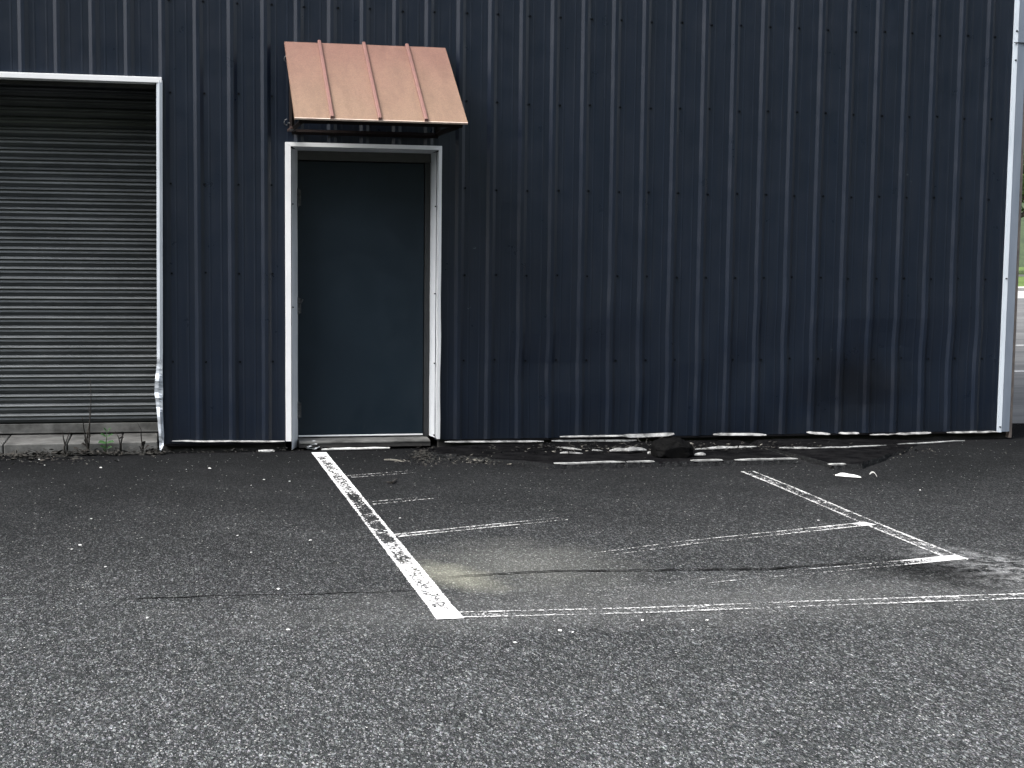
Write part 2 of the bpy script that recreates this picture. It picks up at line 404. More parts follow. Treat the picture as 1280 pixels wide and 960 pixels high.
# base trim: bent drip flange that catches the light
def wavy_strip(x0, x1, zf, yf, w, n):
    rings = []
    for i in range(n + 1):
        t = i / n; x = x0 + (x1 - x0) * t; z = zf(t); y = yf(t)
        ww = w * (.35 + .65 * min(1, 8 * t, 8 * (1 - t)))
        rings.append([(x, y - .004, z - ww / 2), (x, y + .012, z + ww / 2), (x, y + .014, z + ww / 2 - .002), (x, y - .001, z - ww / 2 - .003)])
    return rings
def trim_px(u0, u1, v0, v1, w, bow=0.0, y=-.03):
    b = MB(); a = wp(u0, v0, y); c = wp(u1, v1, y); s = rnd.uniform(0, 9)
    b.loft(wavy_strip(a.x, c.x, lambda t: a.z + (c.z - a.z) * t + bow * math.sin(math.pi * t) + .003 * mn.noise(Vector((t * 5, s, 0))),
                      lambda t: y + .008 * mn.noise(Vector((t * 4, s, 4))), w, 14), True, True)
    tag(b.build('base_trim', M['chip'], bld), label='bent pale drip edge at the foot of the wall')
trim_px(215, 356, 551.3, 551.6, .009)
trim_px(556, 680, 552.3, 551.6, .010); trim_px(690, 796, 550.8, 550.4, .012)
trim_px(700, 783, 545.8, 544.6, .010, y=-.034); trim_px(778, 843, 544.8, 542.0, .024, -.006, y=-.05)
trim_px(892, 958, 543.0, 543.6, .017, .003, y=-.045); trim_px(1009, 1038, 540.6, 542.4, .016, y=-.045); trim_px(1049, 1074, 541.6, 541.2, .014, y=-.04)
trim_px(1088, 1120, 543.4, 542.6, .007); trim_px(1120, 1164, 542.6, 540.8, .014, y=-.04); trim_px(1184, 1247, 540.6, 539.6, .012)
b = MB(); b.box(2.0, 6.44, -.012, .034, .052, .062); b.box(RX1 + .02, DX0 - .045, -.012, .034, .050, .060)
b.build('base_channel', M['dark'], bld)

# corner trim: bright lip, blue grey face, brown outer edge
b = MB()
zc0, zc1 = .058, H
lip = [(6.374, -.006), (6.378, -.022), (6.399, -.038), (6.403, -.014)]
b.loft([[(x, y, z) for x, y in lip] for z in (zc0, 3.066, 3.068, zc1)], True, True, 0)
face = [(6.400, -.0375), (6.474, -.026), (6.478, -.012), (6.404, -.016)]
b.loft([[(x, y, z) for x, y in face] for z in (zc0 + .004, zc1)], True, True, 1)
edge = [(6.478, -.026), (6.502, -.016), (6.502, .30), (6.490, .30), (6.478, -.008)]
b.loft([[(x, y, z) for x, y in edge] for z in (.012, zc1)], True, True, 2)
for z in (.10, 1.26, 2.93, 3.15):
    b.loft([[(6.389 + .006 * math.cos(a * math.pi / 3), y, z + .006 * math.sin(a * math.pi / 3)) for a in range(6)] for y in (-.025, -.040)], True, True, 3)
b.box(6.37, 6.478, -.0415, -.03, 3.060, 3.064, 3)
tag(b.build('corner_trim', [M['lip'], M['galvdark'], M['rusty'], M['screw']], bld), label='pale grey corner flashing with brown outer edge')

# ------------------------------------------------------------------ entry door
fr = empty('door_frame'); fr.parent = bld
b = MB()
ZT = 2.166; YF = -.036
# mitred casing lip, left / head / right
def lipz(z): return .0015 * mn.noise(Vector((z * 3, 1, 0)))
zz = [.074 + (2.166 - .074) * i / 14 for i in range(15)]
b.loft([[(.831 + lipz(z), YF, z), (.868, YF - .003, z if i < 14 else z - .030), (.868, YF + .016, z if i < 14 else z - .030), (.831 + lipz(z), .0, z)] for i, z in enumerate(zz)])
wob = lambda z: (.006 * mn.noise(Vector((z * 3.2, 7, 2))) if z < 1.2 else .002 * mn.noise(Vector((z * 3, 7, 2))))
b.loft([[(1.910 + wob(z) * .6, YF - .002, z if i < 14 else z - .026), (1.933 + wob(z), YF, z), (1.933 + wob(z), .0, z), (1.910 + wob(z) * .6, YF + .016, z if i < 14 else z - .026)] for i, z in enumerate(zz)])
b.loft([[(x0, YF, 2.166), (x0, 0, 2.166), (x1, YF + .016, 2.138), (x1, YF - .003, 2.138)] for x0, x1 in ((.832, .8685), (1.932, 1.9095))])
b.build('casing', M['white'], fr)
b = MB()
b.loft([[(.873, YF + .012, z), (.931 + .003 * mn.noise(Vector((z * 2.6, 3, 1))), .165, z), (.931, .20, z), (.873, YF + .03, z)] for z in [.012 + 2.112 * i / 12 for i in range(13)]])
b.loft([[(1.887 + wob(z) * .7, .145, z), (1.9085 + wob(z) * .6, YF + .010, z), (1.9085, YF + .03, z), (1.889, .20, z)] for z in [.078 + 2.046 * i / 12 for i in range(13)]])
b.loft([[(x0, YF + .012, 2.136), (x1, .165, 2.122), (x1, .20, 2.122), (x0, YF + .03, 2.142)] for x0, x1 in ((.8745, .9315), (1.908, 1.8865))])
for x, z in ((.884, 1.74), (.884, 1.02), (1.893, 1.74), (1.892, 1.12), (1.893, .62), (1.893, .10)):
    y = -.012 if x < 1 else -.012
    b.loft([[(x + .005 * math.cos(a * math.pi / 3), yy, z + .005 * math.sin(a * math.pi / 3)) for a in range(6)] for yy in (y + .01, y - .010)], True, True, 1)
b.build('jamb', [M['jamb'], M['screw']], fr)
b = MB(); b.box(1.8475, 1.8855, .170, .22, .066, 2.054)
b.build('door_stop', M['stop'], fr)
b = MB(); b.box(.9325, 1.8865, .158, .22, 2.056, 2.120)
b.build('transom_bar', mottled('dull_grey_transom', (.060, .060, .056), (.042, .042, .040), 7, .6), fr)
dr = empty('entry_door'); dr.parent = bld
b = MB(); b.box(.9345, 1.8435, .177, .221, .082, 2.050, 0, .003)
b.build('door_leaf', M['door'], dr)
for z0, z1, lever in ((1.730, 1.850, False), (.965, 1.080, True), (.215, .330, False)):
    b = MB(); x = .9335
    n = 5
    for i in range(n):
        a = z0 + (z1 - z0) * i / n + .001; c = z0 + (z1 - z0) * (i + 1) / n - .001
        b.tube([(x, .163, a), (x, .163, c)], .0095, 8)
    b.tube([(x, .163, z0 - .008), (x, .163, z1 + .008)], .006, 8)
    b.box(x + .004, x + .022, .1715, .1765, z0 + .004, z1 - .004)
    if lever: b.tube([(x + .010, .159, z1 - .045), (x + .022, .153, z1 - .030), (x + .034, .151, z1 - .010)], [.005, .006, .004], 6)
    b.build('hinge', M['hinge'], dr)
b = MB(); b.box(.935, 1.842, .168, .1755, .079, .090, 0, .002); b.build('door_sweep', M['white'], dr)
b = MB(); b.box(.928, 1.872, .012, .20, .020, .048, 1); b.prism([(.008, .0495), (.008, .058), (.050, .064), (.200, .070), (.200, .0495)], 'x', .930, 1.870)
b.build('threshold', [M['conc'], M['found']], bld)

# ------------------------------------------------------------------ roll up door
ru = empty('roll_up_door'); ru.parent = bld
YC = .55
prof = [(0, -.006), (.02, .006), (.06, .015), (.12, .021), (.19, .024), (.23, .023), (.255, .018), (.26, .004), (.28, .001), (.40, .002), (.52, .0045), (.60, .0085), (.635, .0085), (.65, .003), (.70, .0015), (.86, -.003), (.95, -.009)]
sp = .0700
b = MB(); z = 2.75; xsl = [RX0 + .03, -2.4, -1.7, -1.0, -.5, RX1 + .02]
rows = []
i = 0
while z - sp > .118:
    j = rnd.uniform(-.0012, .0012); tilt = rnd.uniform(-.0015, .0015)
    for t, d in prof:
        rows.append([(x, YC - d - j + tilt * (x + 1.6) * .4 + .003 * mn.noise(Vector((x * .8, z * .9, 2))), z - t * sp + .0012 * mn.noise(Vector((x * 1.3, z * 3, 8)))) for x in xsl])
    z -= sp
ZR = z
b.loft(rows, False, False)
npf = len(prof)
b.bm.faces.ensure_lookup_table()
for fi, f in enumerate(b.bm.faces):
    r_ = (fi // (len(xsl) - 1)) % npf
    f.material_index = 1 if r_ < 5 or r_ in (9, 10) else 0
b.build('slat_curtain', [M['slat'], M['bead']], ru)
b = MB(); b.box(RX0 + .03, RX1 + .02, YC - .022, YC + .02, .092, ZR - .004, 0, .003); b.box(RX0 + .03, RX1 + .02, YC - .040, YC - .024, .092, .100)
b.build('bottom_rail', M['conc'], ru)
for x in (RX1, RX0 - .05):
    b = MB(); b.box(x, x + .05, YC - .06, YC + .06, .09, 2.75); b.build('guide_rail', M['found'], ru)
b = MB(); b.box(RX0, RX1 + .05, .06, YC + .02, 2.60, 2.64); b.box(RX1 + .022, RX1 + .05, .036, YC - .062, .09, 2.60); b.box(RX0 - .05, RX0 - .022, .036, YC - .062, .09, 2.60)
b.box(RX0, RX1, .02, .055, 2.51, 2.60); b.box(RX0 - .06, RX1 + .06, YC + .08, YC + .1, 0, 2.8); b.box(RX0, RX1, YC - .04, YC + .07, 2.64, 2.8)
b.build('opening_lining', M['found'], ru)
# cracked concrete sill
b = MB()
cuts = [RX0 - .02, -2.35, -1.62, -1.08, -.66, -.30, RX1 - .03]
for a, c in zip(cuts, cuts[1:]):
    dz = rnd.uniform(-.006, .004); b.box(a + .004, c - .004, rnd.uniform(-.014, -.004), YC + .07, -.02, .080 + dz, 0, .006)
b.build('sill', M['conc'], ru)
# white surround: header and crumpled right jamb
tr = empty('door_surround'); tr.parent = bld
b = MB(); b.box(RX0 - .04, -.0005, -.045, .0, 2.540, 2.578, 0, .003); b.box(RX0, -.045, -.002, .05, 2.534, 2.539)
b.build('header_trim', M['white'], tr)
b = MB()
inner = [(100, 195.4), (300, 195.8), (400, 196.2), (438, 196.0), (452, 196.2), (462, 195.2), (476, 193.8), (490, 193.0), (502, 194.6), (514, 196.0), (530, 197.2), (545, 198.4), (556, 199.2), (566, 198.6)]
outer = [(100, 203.0), (300, 203.2), (400, 203.4), (438, 203.4), (452, 203.2), (462, 203.0), (476, 203.2), (490, 203.6), (502, 203.2), (514, 203.4), (530, 204.0), (545, 204.8), (556, 204.6), (566, 200.4)]
def interp(tab, v):
    for (a, ua), (c, uc) in zip(tab, tab[1:]):
        if a <= v <= c:
            t = (v - a) / (c - a); t = t * t * (3 - 2 * t); return ua + (uc - ua) * t
    return tab[-1][1]
rings = []
for v in [100 + 20 * i for i in range(16)] + [410 + 3 * i for i in range(53)]:
    ui, uo = interp(inner, v), interp(outer, v)
    low = max(0, (v - 430) / 130)
    k = (mn.noise(Vector((v * .055, 2.2, 0))) * .045 + mn.noise(Vector((v * .17, 4.2, 0))) * .014) * min(1, low * 3); k2 = (mn.noise(Vector((v * .05, 8.2, 3))) * .035 + mn.noise(Vector((v * .2, 1.2, 3))) * .012) * min(1, low * 3)
    a = wp(ui, v, -.045); c = wp(uo, v, -.045)
    z = a.z
    rings.append([(a.x, -.038 + k * .6, z), ((a.x + c.x) / 2, -.046 + k, z), (c.x, -.040 + k2 * .5, z), (c.x + .002, -.004, z), (c.x - .004, -.002, z), (c.x - .006, -.034 + k2 * .5, z), ((a.x + c.x) / 2, -.042 + k, z), (a.x + .002, -.030 + k * .6, z)])
b.loft(rings, True, True)
tag(b.build('jamb_trim', M['galv'], tr), label='pale metal jamb strip, crumpled near the ground')

# ------------------------------------------------------------------ awning
aw = empty('awning', (1.39, 0, 2.85), label='faded copper metal awning with three raised seams over the entry door', cat='awning')
AX0, AX1 = wp(355, 52.5).x, wp(556, 62).x
AZ, PROJ, DROP = 2.852, .86, .585
def ap(x, s, lift=0.0):                             # point on the sloping sheet, s 0 at the wall .. 1 at the drip edge
    n = Vector((0, -DROP, PROJ)).normalized() * -1
    n = Vector((0, -DROP, PROJ)).normalized()
    p = Vector((x, -.02 - PROJ * s, AZ - DROP * s))
    return p + Vector((0, -DROP / math.hypot(DROP, PROJ), PROJ / math.hypot(DROP, PROJ))) * lift - Vector((1.39, 0, 2.85))
def mk(parts, name, m):
    bb = MB()
    for p in parts: bb.loft(p)
    return bb.build(name, m, aw)
xsA = [AX0 + (AX1 - AX0) * i / 8 for i in range(9)]
bb = MB(); top = []; 
for s in [i / 6 for i in range(7)]:
    top.append([ap(x, s, .0015 * mn.noise(Vector((x * 3, s * 3, 1)))) for x in xsA])
rs = bb.loft(top, False, False)
bb.loft([[ap(x, s, -.004) for x in xsA] for s in [i / 6 for i in range(7)]], False, False)
for (x, q) in ((AX0, 0), (AX1, 1)):
    bb.loft([[ap(x, 0, .001), ap(x, 0, -.018), ap(x + (.004 if q == 0 else -.004), 0, -.018), ap(x + (.004 if q == 0 else -.004), 0, -.003)],
             [ap(x, 1, .001), ap(x, 1, -.018), ap(x + (.004 if q == 0 else -.004), 1, -.018), ap(x + (.004 if q == 0 else -.004), 1, -.003)]])
bb.build('roof_sheet', M['awning'], aw)
bb = MB()
bb.loft([[ap(x, 1.0, .002), ap(x, 1.008, .002), ap(x, 1.008, -.010), ap(x, 1.0, -.006)] for x in (AX0, AX1)])
bb.build('drip_edge', mottled('pale_edge', (.60, .50, .42), (.50, .38, .32), 20, .5), aw)
for f in (.213, .487, .756):
    x = AX0 + (AX1 - AX0) * f
    bb = MB(); w = .0115
    bb.loft([[ap(x - w, s, -.001), ap(x - w, s, .019), ap(x - w + .004, s, .022), ap(x + w - .004, s, .022), ap(x + w, s, .019), ap(x + w, s, -.001)] for s in (0.0, .5, 1.004)])
    bb.build('standing_seam', M['awnrib'], aw)
# welded tube frame under the sheet
def bar(a, c, r=.0145):
    bb.tube([a, c], r * 1.3, 4, smooth=False)
bb = MB()
for x in (AX0 + .05, AX1 - .05):
    bar(ap(x, .03, -.026), ap(x, .985, -.026))
    pw = ap(x, .03, -.026); pb = Vector((pw.x, pw.y, AZ - DROP - .03 - 2.85)); bar(pw, pb)
    pf = ap(x, .97, -.04); bar(pb + Vector((0, 0, .015)), pf + Vector((0, .02, -.005)))
bar(ap(AX0 + .03, .985, -.028), ap(AX1 - .03, .985, -.028)); bar(ap(AX0 + .03, .03, -.028), ap(AX1 - .03, .03, -.028)); bar(ap(AX0 + .03, .5, -.028), ap(AX1 - .03, .5, -.028))
pw = ap(AX0 + .05, .03, -.026); pw2 = ap(AX1 - .05, .03, -.026)
bar(Vector((pw.x, pw.y, AZ - DROP - .03 - 2.85)), Vector((pw2.x, pw2.y, AZ - DROP - .03 - 2.85)))
bb.build('tube_frame', mottled('almost_black_frame', (.012, .008, .007), (.007, .005, .005), 12, .7, spec=.1), aw)
bb = MB(); x = AX0 + .045
a = wp(361, 158, -.10); 
bb.box(a.x - .006 - 1.39, a.x + .040 - 1.39, -.30, -.04, 2.236 - 2.85, 2.252 - 2.85, 0, .003)
bb.build('bracket', M['brown'], aw)
for v in (73, 152.5):
    p = wp(356.5, v, -.05); bb = MB()
    bb.tube([Vector((p.x - 1.39 + .016 * math.cos(t) + .012, -.035 + .012 * math.sin(t * .5), p.z - 2.85 + .020 * math.sin(t))) for t in [math.pi * (.35 + 1.3 * i / 10) for i in range(11)]], .0045, 6)
    bb.tube([Vector((p.x - 1.39 + .02, -.02, p.z - 2.85 - .004)), Vector((AX0 + .05 - 1.39, -.04, p.z - 2.85 - .006))], .006, 6)
    bb.build('hook_bolt', M['hinge'], aw)

# ------------------------------------------------------------------ ground
b = MB(); b.quad([(-260, -120, 0), (300, -120, 0), (300, 330, 0), (-260, 330, 0)])
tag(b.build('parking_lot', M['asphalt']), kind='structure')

def line(name, pts, width, m, keep=None, z=.004, taper=False):
    pts = [Vector((p.x, p.y, 0)) for p in pts]; seg = []
    for a, c in zip(pts, pts[1:]):
        n = max(2, int((c - a).length / .12))
        seg += [a.lerp(c, i / n) for i in range(n)]
    seg.append(pts[-1])
    bm = bmesh.new(); uvl = bm.loops.layers.uv.new('UVMap'); kl = bm.verts.layers.float.new('keep')
    L = 0; prev = None; tot = sum((c - a).length for a, c in zip(seg, seg[1:]))
    for i, p in enumerate(seg):
        d = (seg[min(i + 1, len(seg) - 1)] - seg[max(i - 1, 0)]).normalized(); s = Vector((-d.y, d.x, 0))
        if i: L += (p - seg[i - 1]).length
        w = width / 2 * (1 + .05 * mn.noise(Vector((p.x * 6, p.y * 6, 0))))
        row = []
        for k in range(5):
            q = p + s * (w * (k / 2 - 1)); q.z = z
            vv = bm.verts.new(q); vv[kl] = keep(L / tot) if keep else 0.0; row.append((vv, (L, k / 4)))
        if prev:
            for k in range(4):
                vs = (prev[k], prev[k + 1], row[k + 1], row[k])
                f = bm.faces.new([v[0] for v in vs])
                for lp, v in zip(f.loops, vs): lp[uvl].uv = v[1]
        prev = row
    bmesh.ops.recalc_face_normals(bm, faces=bm.faces)
    for f in bm.faces:
        if f.normal.z < 0: f.normal_flip()
    me = bpy.data.meshes.new(name); bm.to_mesh(me); bm.free(); me.materials.append(m)
    o = bpy.data.objects.new(name, me); C.objects.link(o); return tag(o, kind='structure')
P_MAIN = paint_mat('worn_white_line', -.05, .30)
P_FAINT = paint_mat('nearly_gone_white_line', -.315, .27, (.66, .66, .65), 3.1, .78, 1.20, .85)
l0, l1 = gp(398.5, 566), gp(563, 774.5)
line('painted_line', [l0, l1], .108, P_MAIN, lambda t: .5 * max(0, 1 - t / .05) + .5 * max(0, 1 - (1 - t) / .045) + .10 * math.sin(t * 9))
line('painted_line', [gp(436, 596.5), gp(545, 588)], .10, P_FAINT, lambda t: .06 - .22 * t, .0045)
line('painted_line', [gp(462, 630), gp(552, 621)], .10, P_FAINT, lambda t: .12 - .25 * t, .0045)
line('painted_line', [gp(494, 670.5), gp(600, 659.5), gp(705, 649)], .085, P_FAINT, lambda t: .20 - .22 * t, .0045)
line('painted_line', [gp(690, 702), gp(860, 679), gp(1088, 655)], .095, P_FAINT, lambda t: -.12 + .30 * t + .6 * max(0, (t - .955) / .03), .0045)
line('painted_line', [gp(640, 756), gp(900, 725), gp(1090, 708), gp(1202, 697)], .10, P_FAINT, lambda t: -.16 + .22 * t + .38 * max(0, (t - .83) / .1), .0045)
line('painted_line', [gp(574, 769.5), gp(800, 764), gp(1030, 755), gp(1310, 745), gp(1620, 733)], .105, P_FAINT, lambda t: .12 - .08 * math.sin(t * 4.0) + .2 * min(.35, max(0, t - .35)), .0048)
line('painted_line', [gp(934, 590), gp(981, 609), gp(1090, 656), gp(1200, 701)], .10, P_FAINT, lambda t: .13, .0052)

def crack(pts, w, z=.0025):
    bm = bmesh.new(); prev = None
    pts = [Vector((p.x, p.y, 0)) for p in pts]; seg = []
    for a, c in zip(pts, pts[1:]):
        n = max(2, int((c - a).length / .025)); seg += [a.lerp(c, i / n) for i in range(n)]
    for i, p in enumerate(seg):
        o = .035 * mn.noise(Vector((p.x * 2.2, p.y * 2, 1))) + .016 * mn.noise(Vector((p.x * 9, 4, 1))) + .008 * mn.noise(Vector((p.x * 31, 4, 1)))
        t = i / len(seg); ww = w * (.35 + .9 * abs(mn.noise(Vector((p.x * 6, 9, 2)))) + .4 * abs(mn.noise(Vector((p.x * 28, 9, 2))))) * min(1, 6 * t, 6 * (1 - t) + .05)
        a = bm.verts.new((p.x, p.y + o - ww, z)); c = bm.verts.new((p.x, p.y + o + ww, z))
        if prev: bm.faces.new((prev[0], a, c, prev[1]))
        prev = (a, c)
    me = bpy.data.meshes.new('asphalt_crack'); bm.to_mesh(me); bm.free(); me.materials.append(M['crack'])
    o = bpy.data.objects.new('asphalt_crack', me); C.objects.link(o); tag(o, kind='structure')
crack([gp(522, 724), gp(610, 718.5), gp(700, 715), gp(800, 714), gp(960, 712.5), gp(1030, 707), gp(1110, 703)], .016, .0062)
crack([gp(130, 750), gp(280, 745), gp(480, 741), gp(560, 735)], .008)
crack([gp(1170, 690), gp(1230, 703), gp(1300, 702)], .008)

# ------------------------------------------------------------------ tarred apron along the right of the wall
def apron(name, u0, u1, v_edge, label, lipgaps, seed, tl=.1, tr_=.1):
    o = empty(name, (0, 0, 0), label=label, cat='slab', group='low slabs along the foot of the wall')
    hgt = .036
    a = gp(u0, v_edge, hgt); c = gp(u1, v_edge, hgt)
    yf = (a.y + c.y) / 2
    bm = MB(); n = 150; rings = []
    for i in range(n + 1):
        t = i / n; x = a.x + (c.x - a.x) * t; w = .014 * mn.noise(Vector((x * 3, seed, 0))); h2 = hgt + .006 * mn.noise(Vector((x * 4, seed, 5)))
        dl = (x - a.x) / tl + .10 * mn.noise(Vector((x * 3.5, seed, 9))); dr_ = (c.x - x) / tr_ + .10 * mn.noise(Vector((x * 3.5, seed, 19))); fade = max(.04, min(1, dl, dr_))
        sm = fade ** .8; ye = -.075 + (yf + .075) * sm + w + .03 * (1 - sm) * mn.noise(Vector((x * 9, seed, 2))); hh = h2 * min(1, .25 + fade)
        r1, r2 = .012 * mn.noise(Vector((x * 23, seed, 3))), .010 * mn.noise(Vector((x * 31, seed, 6)))
        rings.append([(x, min(-.05, ye - .030 + r1), -.01), (x, min(-.05, ye - .012 + r2), hh * .55), (x, min(-.05, ye + r1), hh * .93), (x, min(-.05, ye + .02), hh), (x, -.045, hh * .9), (x, -.045, -.01)])
    bm.loft(rings)
    bmesh.ops.recalc_face_normals(bm.bm, faces=bm.bm.faces)
    for f in bm.bm.faces:
        cz = f.calc_center_median()
        f.material_index = 1 if f.normal.z > .7 else 0
    bm.build('slab', [M['asphalt'], M['slabtop']], o)
    for p0, p1 in lipgaps:
        bm = MB(); pa, pc = gp(p0, v_edge, hgt), gp(p1, v_edge, hgt); rr = []
        for i in range(13):
            t = i / 12; x = pa.x + (pc.x - pa.x) * t; e = .0040 * min(1, 6 * t + .15, 6 * (1 - t) + .15)
            y = yf + .014 * mn.noise(Vector((x * 3, seed, 0))) - .004; z = hgt + .006 * mn.noise(Vector((x * 4, seed, 5))) - .002
            rr.append([(x, y - .002, z - e), (x, y - .002, z + e), (x, y + .03, z + e + .002), (x, y + .03, z - e)])
        bm.loft(rr); bm.build('edge_strip', M['chip'], o)
    return o
apron('concrete_apron', 545, 1012, 577.5, 'long low tarred slab with a pale front edge, under the black bag', ((690, 782), (784, 820), (868, 910), (926, 1010)), 2.0, .70, .05)
apron('concrete_apron', 1026, 1262, 577.8, 'short low tarred slab with a pale front edge, beside the white flake on asphalt', ((1030, 1052),), 6.0, .05, 1.05)

def strip_px(name, pts, w, label, m='chip', cat='metal scrap', thick=.004, z=.0, curl=.0):
    P = [gp(u, v, z) for u, v in pts]
    base = P[0].copy(); bm = MB(); rings = []
    n = len(P)
    fine = []
    for a, c in zip(P, P[1:]): fine += [a.lerp(c, i / 6) for i in range(6)]
    fine.append(P[-1])
    for i, p in enumerate(fine):
        t = i / (len(fine) - 1); ww = w * .33 * (.3 + .7 * min(1, 4 * t, 4 * (1 - t))) * (1 + .6 * mn.noise(p * 14))
        zz = p.z - base.z + thick + curl * math.sin(math.pi * t) + .004 * (1 + mn.noise(p * 6))
        q = Vector((p.x - base.x, p.y - base.y, zz))
        rings.append([q + Vector((0, -ww, 0)), q + Vector((0, ww, ww * .7)), q + Vector((0, ww, ww * .7 + thick)), q + Vector((0, -ww, thick))])
    bm.loft(rings)
    o = bm.build(name, M[m], loc=(base.x, base.y, base.z)); return tag(o, label, cat)
SZ = .034
strip_px('metal_strip', [(762, 565.5), (785, 567.3), (808, 564.6)], .075, 'curved pale metal strip on the slab, left of the black bag', z=SZ, curl=.012)
strip_px('metal_strip', [(869, 563.6), (905, 562.0), (946, 560.2)], .040, 'long straight pale metal strip right of the black bag', z=SZ)
strip_px('metal_strip', [(868, 570.6), (882, 570.0)], .050, 'short pale metal piece at the right foot of the black bag', z=SZ)
strip_px('metal_strip', [(696, 561), (727, 564.5)], .030, 'dull thin metal strip on the slab, nearest the slab left end', z=SZ)
strip_px('metal_strip', [(700, 568), (728, 568.5)], .030, 'pale thin metal strip lying near the slab front edge', z=SZ)
strip_px('metal_strip', [(740, 565), (754, 565.4)], .022, 'tiny dull metal strip beside the curved pale strip', z=SZ)
strip_px('metal_strip', [(1010, 562), (1060, 561), (1108, 558.5)], .016, 'long thin dull metal strip behind the short tarred slab', z=SZ)
strip_px('metal_strip', [(974, 561.5), (1014, 562.2)], .032, 'pale metal strip at the right end of the long slab', z=SZ)
strip_px('metal_strip', [(1120, 557.5), (1206, 552.5)], .018, 'thin dull metal strip near the building corner', z=.004)
# black block
p = gp(828, 574, SZ); q = gp(869, 574, SZ); w = q.x - p.x
bm = bmesh.new(); bmesh.ops.create_icosphere(bm, subdivisions=5, radius=1)
for vv in bm.verts:
    c = vv.co.copy(); k = 1 + .16 * mn.noise(c * 1.7 + Vector((4, 1, 0))) + .10 * abs(mn.noise(c * 4.2 + Vector((4, 1, 0)))) - .05 * abs(mn.noise(c * 10))
    zz = c.z * k; zz = max(-.55, zz) if zz < 0 else zz * .95
    fl = 1 + .22 * max(0, -c.z)
    k *= 1 + .10 * abs(mn.noise(Vector((c.x * 7, c.y * 7, c.z * 2))))
    vv.co = Vector((max(-.92, min(.92, c.x * k * fl)) * w * .64, max(-.9, min(.9, c.y * k * fl)) * .14, (zz + .55) * .082))
me = bpy.data.meshes.new('rubbish_bag'); bm.to_mesh(me); bm.free(); me.materials.append(M['rubber'])
for pl in me.polygons: pl.use_smooth = True
o = bpy.data.objects.new('rubbish_bag', me); C.objects.link(o); o.location = ((p.x + q.x) / 2, p.y + .15, SZ)
tag(o, 'lumpy black rubbish bag slumped at the wall foot between pale scraps', 'rubbish bag')
# pale chunks
def chunk(u, v, sx, sy, sz, label, m, z=0.0, seed=1, name='concrete_chunk', cat='rubble'):
    p = gp(u, v, z); bm = bmesh.new(); bmesh.ops.create_icosphere(bm, subdivisions=2, radius=1)
    for vv in bm.verts:
        k = 1 + .35 * mn.noise(vv.co * 1.3 + Vector((seed, 0, 0)))
        c = vv.co * k; c = Vector((max(-.75, min(.75, c.x)), max(-.75, min(.75, c.y)), max(-.7, min(.7, c.z))))
        vv.co = Vector((c.x * sx, c.y * sy, (c.z + .7) * sz))
    me = bpy.data.meshes.new(name); bm.to_mesh(me); bm.free(); me.materials.append(M[m])
    o = bpy.data.objects.new(name, me); C.objects.link(o); o.location = p; return tag(o, label, cat)
chunk(823, 566, .040, .04, .055, 'white cube-like concrete chunk touching the left of the black bag', 'paper', SZ, 3)
chunk(822, 562.0, .034, .03, .012, 'flat white concrete chip in front of the cube-like chunk', 'paper', SZ, 5)
chunk(813, 567.5, .028, .02, .012, 'small grey concrete chip beside the curved pale strip', 'chip', SZ, 9)
# door-foot litter
strip_px('plastic_strip', [(402, 564.0), (445, 563.3), (487, 562.6)], .030, 'long white plastic strip lying under the entry door threshold', 'paper', 'plastic strip', .006)
def crumple(name, u, v, sx, sy, sz, label, m, cat, seed, z=.004):
    p = gp(u, v); bm = bmesh.new(); bmesh.ops.create_icosphere(bm, subdivisions=3, radius=1)
    for vv in bm.verts:
        c = vv.co; k = 1 + .55 * mn.noise(c * 2.6 + Vector((seed, 1, 0))) + .25 * mn.noise(c * 7 + Vector((seed, 1, 0)))
        vv.co = Vector((c.x * sx * k, c.y * sy * k, max(-.9, c.z * k) * sz + sz * .9))
    me = bpy.data.meshes.new(name); bm.to_mesh(me); bm.free(); me.materials.append(M[m])
    o = bpy.data.objects.new(name, me); C.objects.link(o); o.location = (p.x, p.y, z); return tag(o, label, cat)
crumple('plastic_bottle', 391, 562, .066, .05, .028, 'crushed clear plastic bottle at the left end of the door threshold', 'film', 'bottle', 2)
chunk(333, 564.6, .075, .04, .010, 'flat white stone on asphalt left of the entry door', 'paper', 0, 11, 'flat_stone', 'stone')
strip_px('paper_flake', [(1044, 595.8), (1060, 596.6), (1076, 598.2)], .06, 'bright white flake on asphalt before the short tarred slab', 'paper', 'flake', .002)
strip_px('paper_flake', [(1087, 594.6), (1096, 597.6)], .02, 'small curled white flake right of the bright long flake', 'paper', 'flake', .004, curl=.02)
strip_px('dry_twig', [(480, 576.6), (493, 577.4), (505, 579.4)], .018, 'pale peeled twig on asphalt near the litter pile right of the door', 'straw', 'twig', .005)
bm = MB(); p = gp(484, 604)
bm.tube([(0, 0, .008), (.025, -.04, .010), (.075, .10, .012)], [.005, .008, .004], 6)
tag(bm.build('dark_twig', M['dead'], loc=p), 'bent dark twig on asphalt inside the marked stall', 'twig')

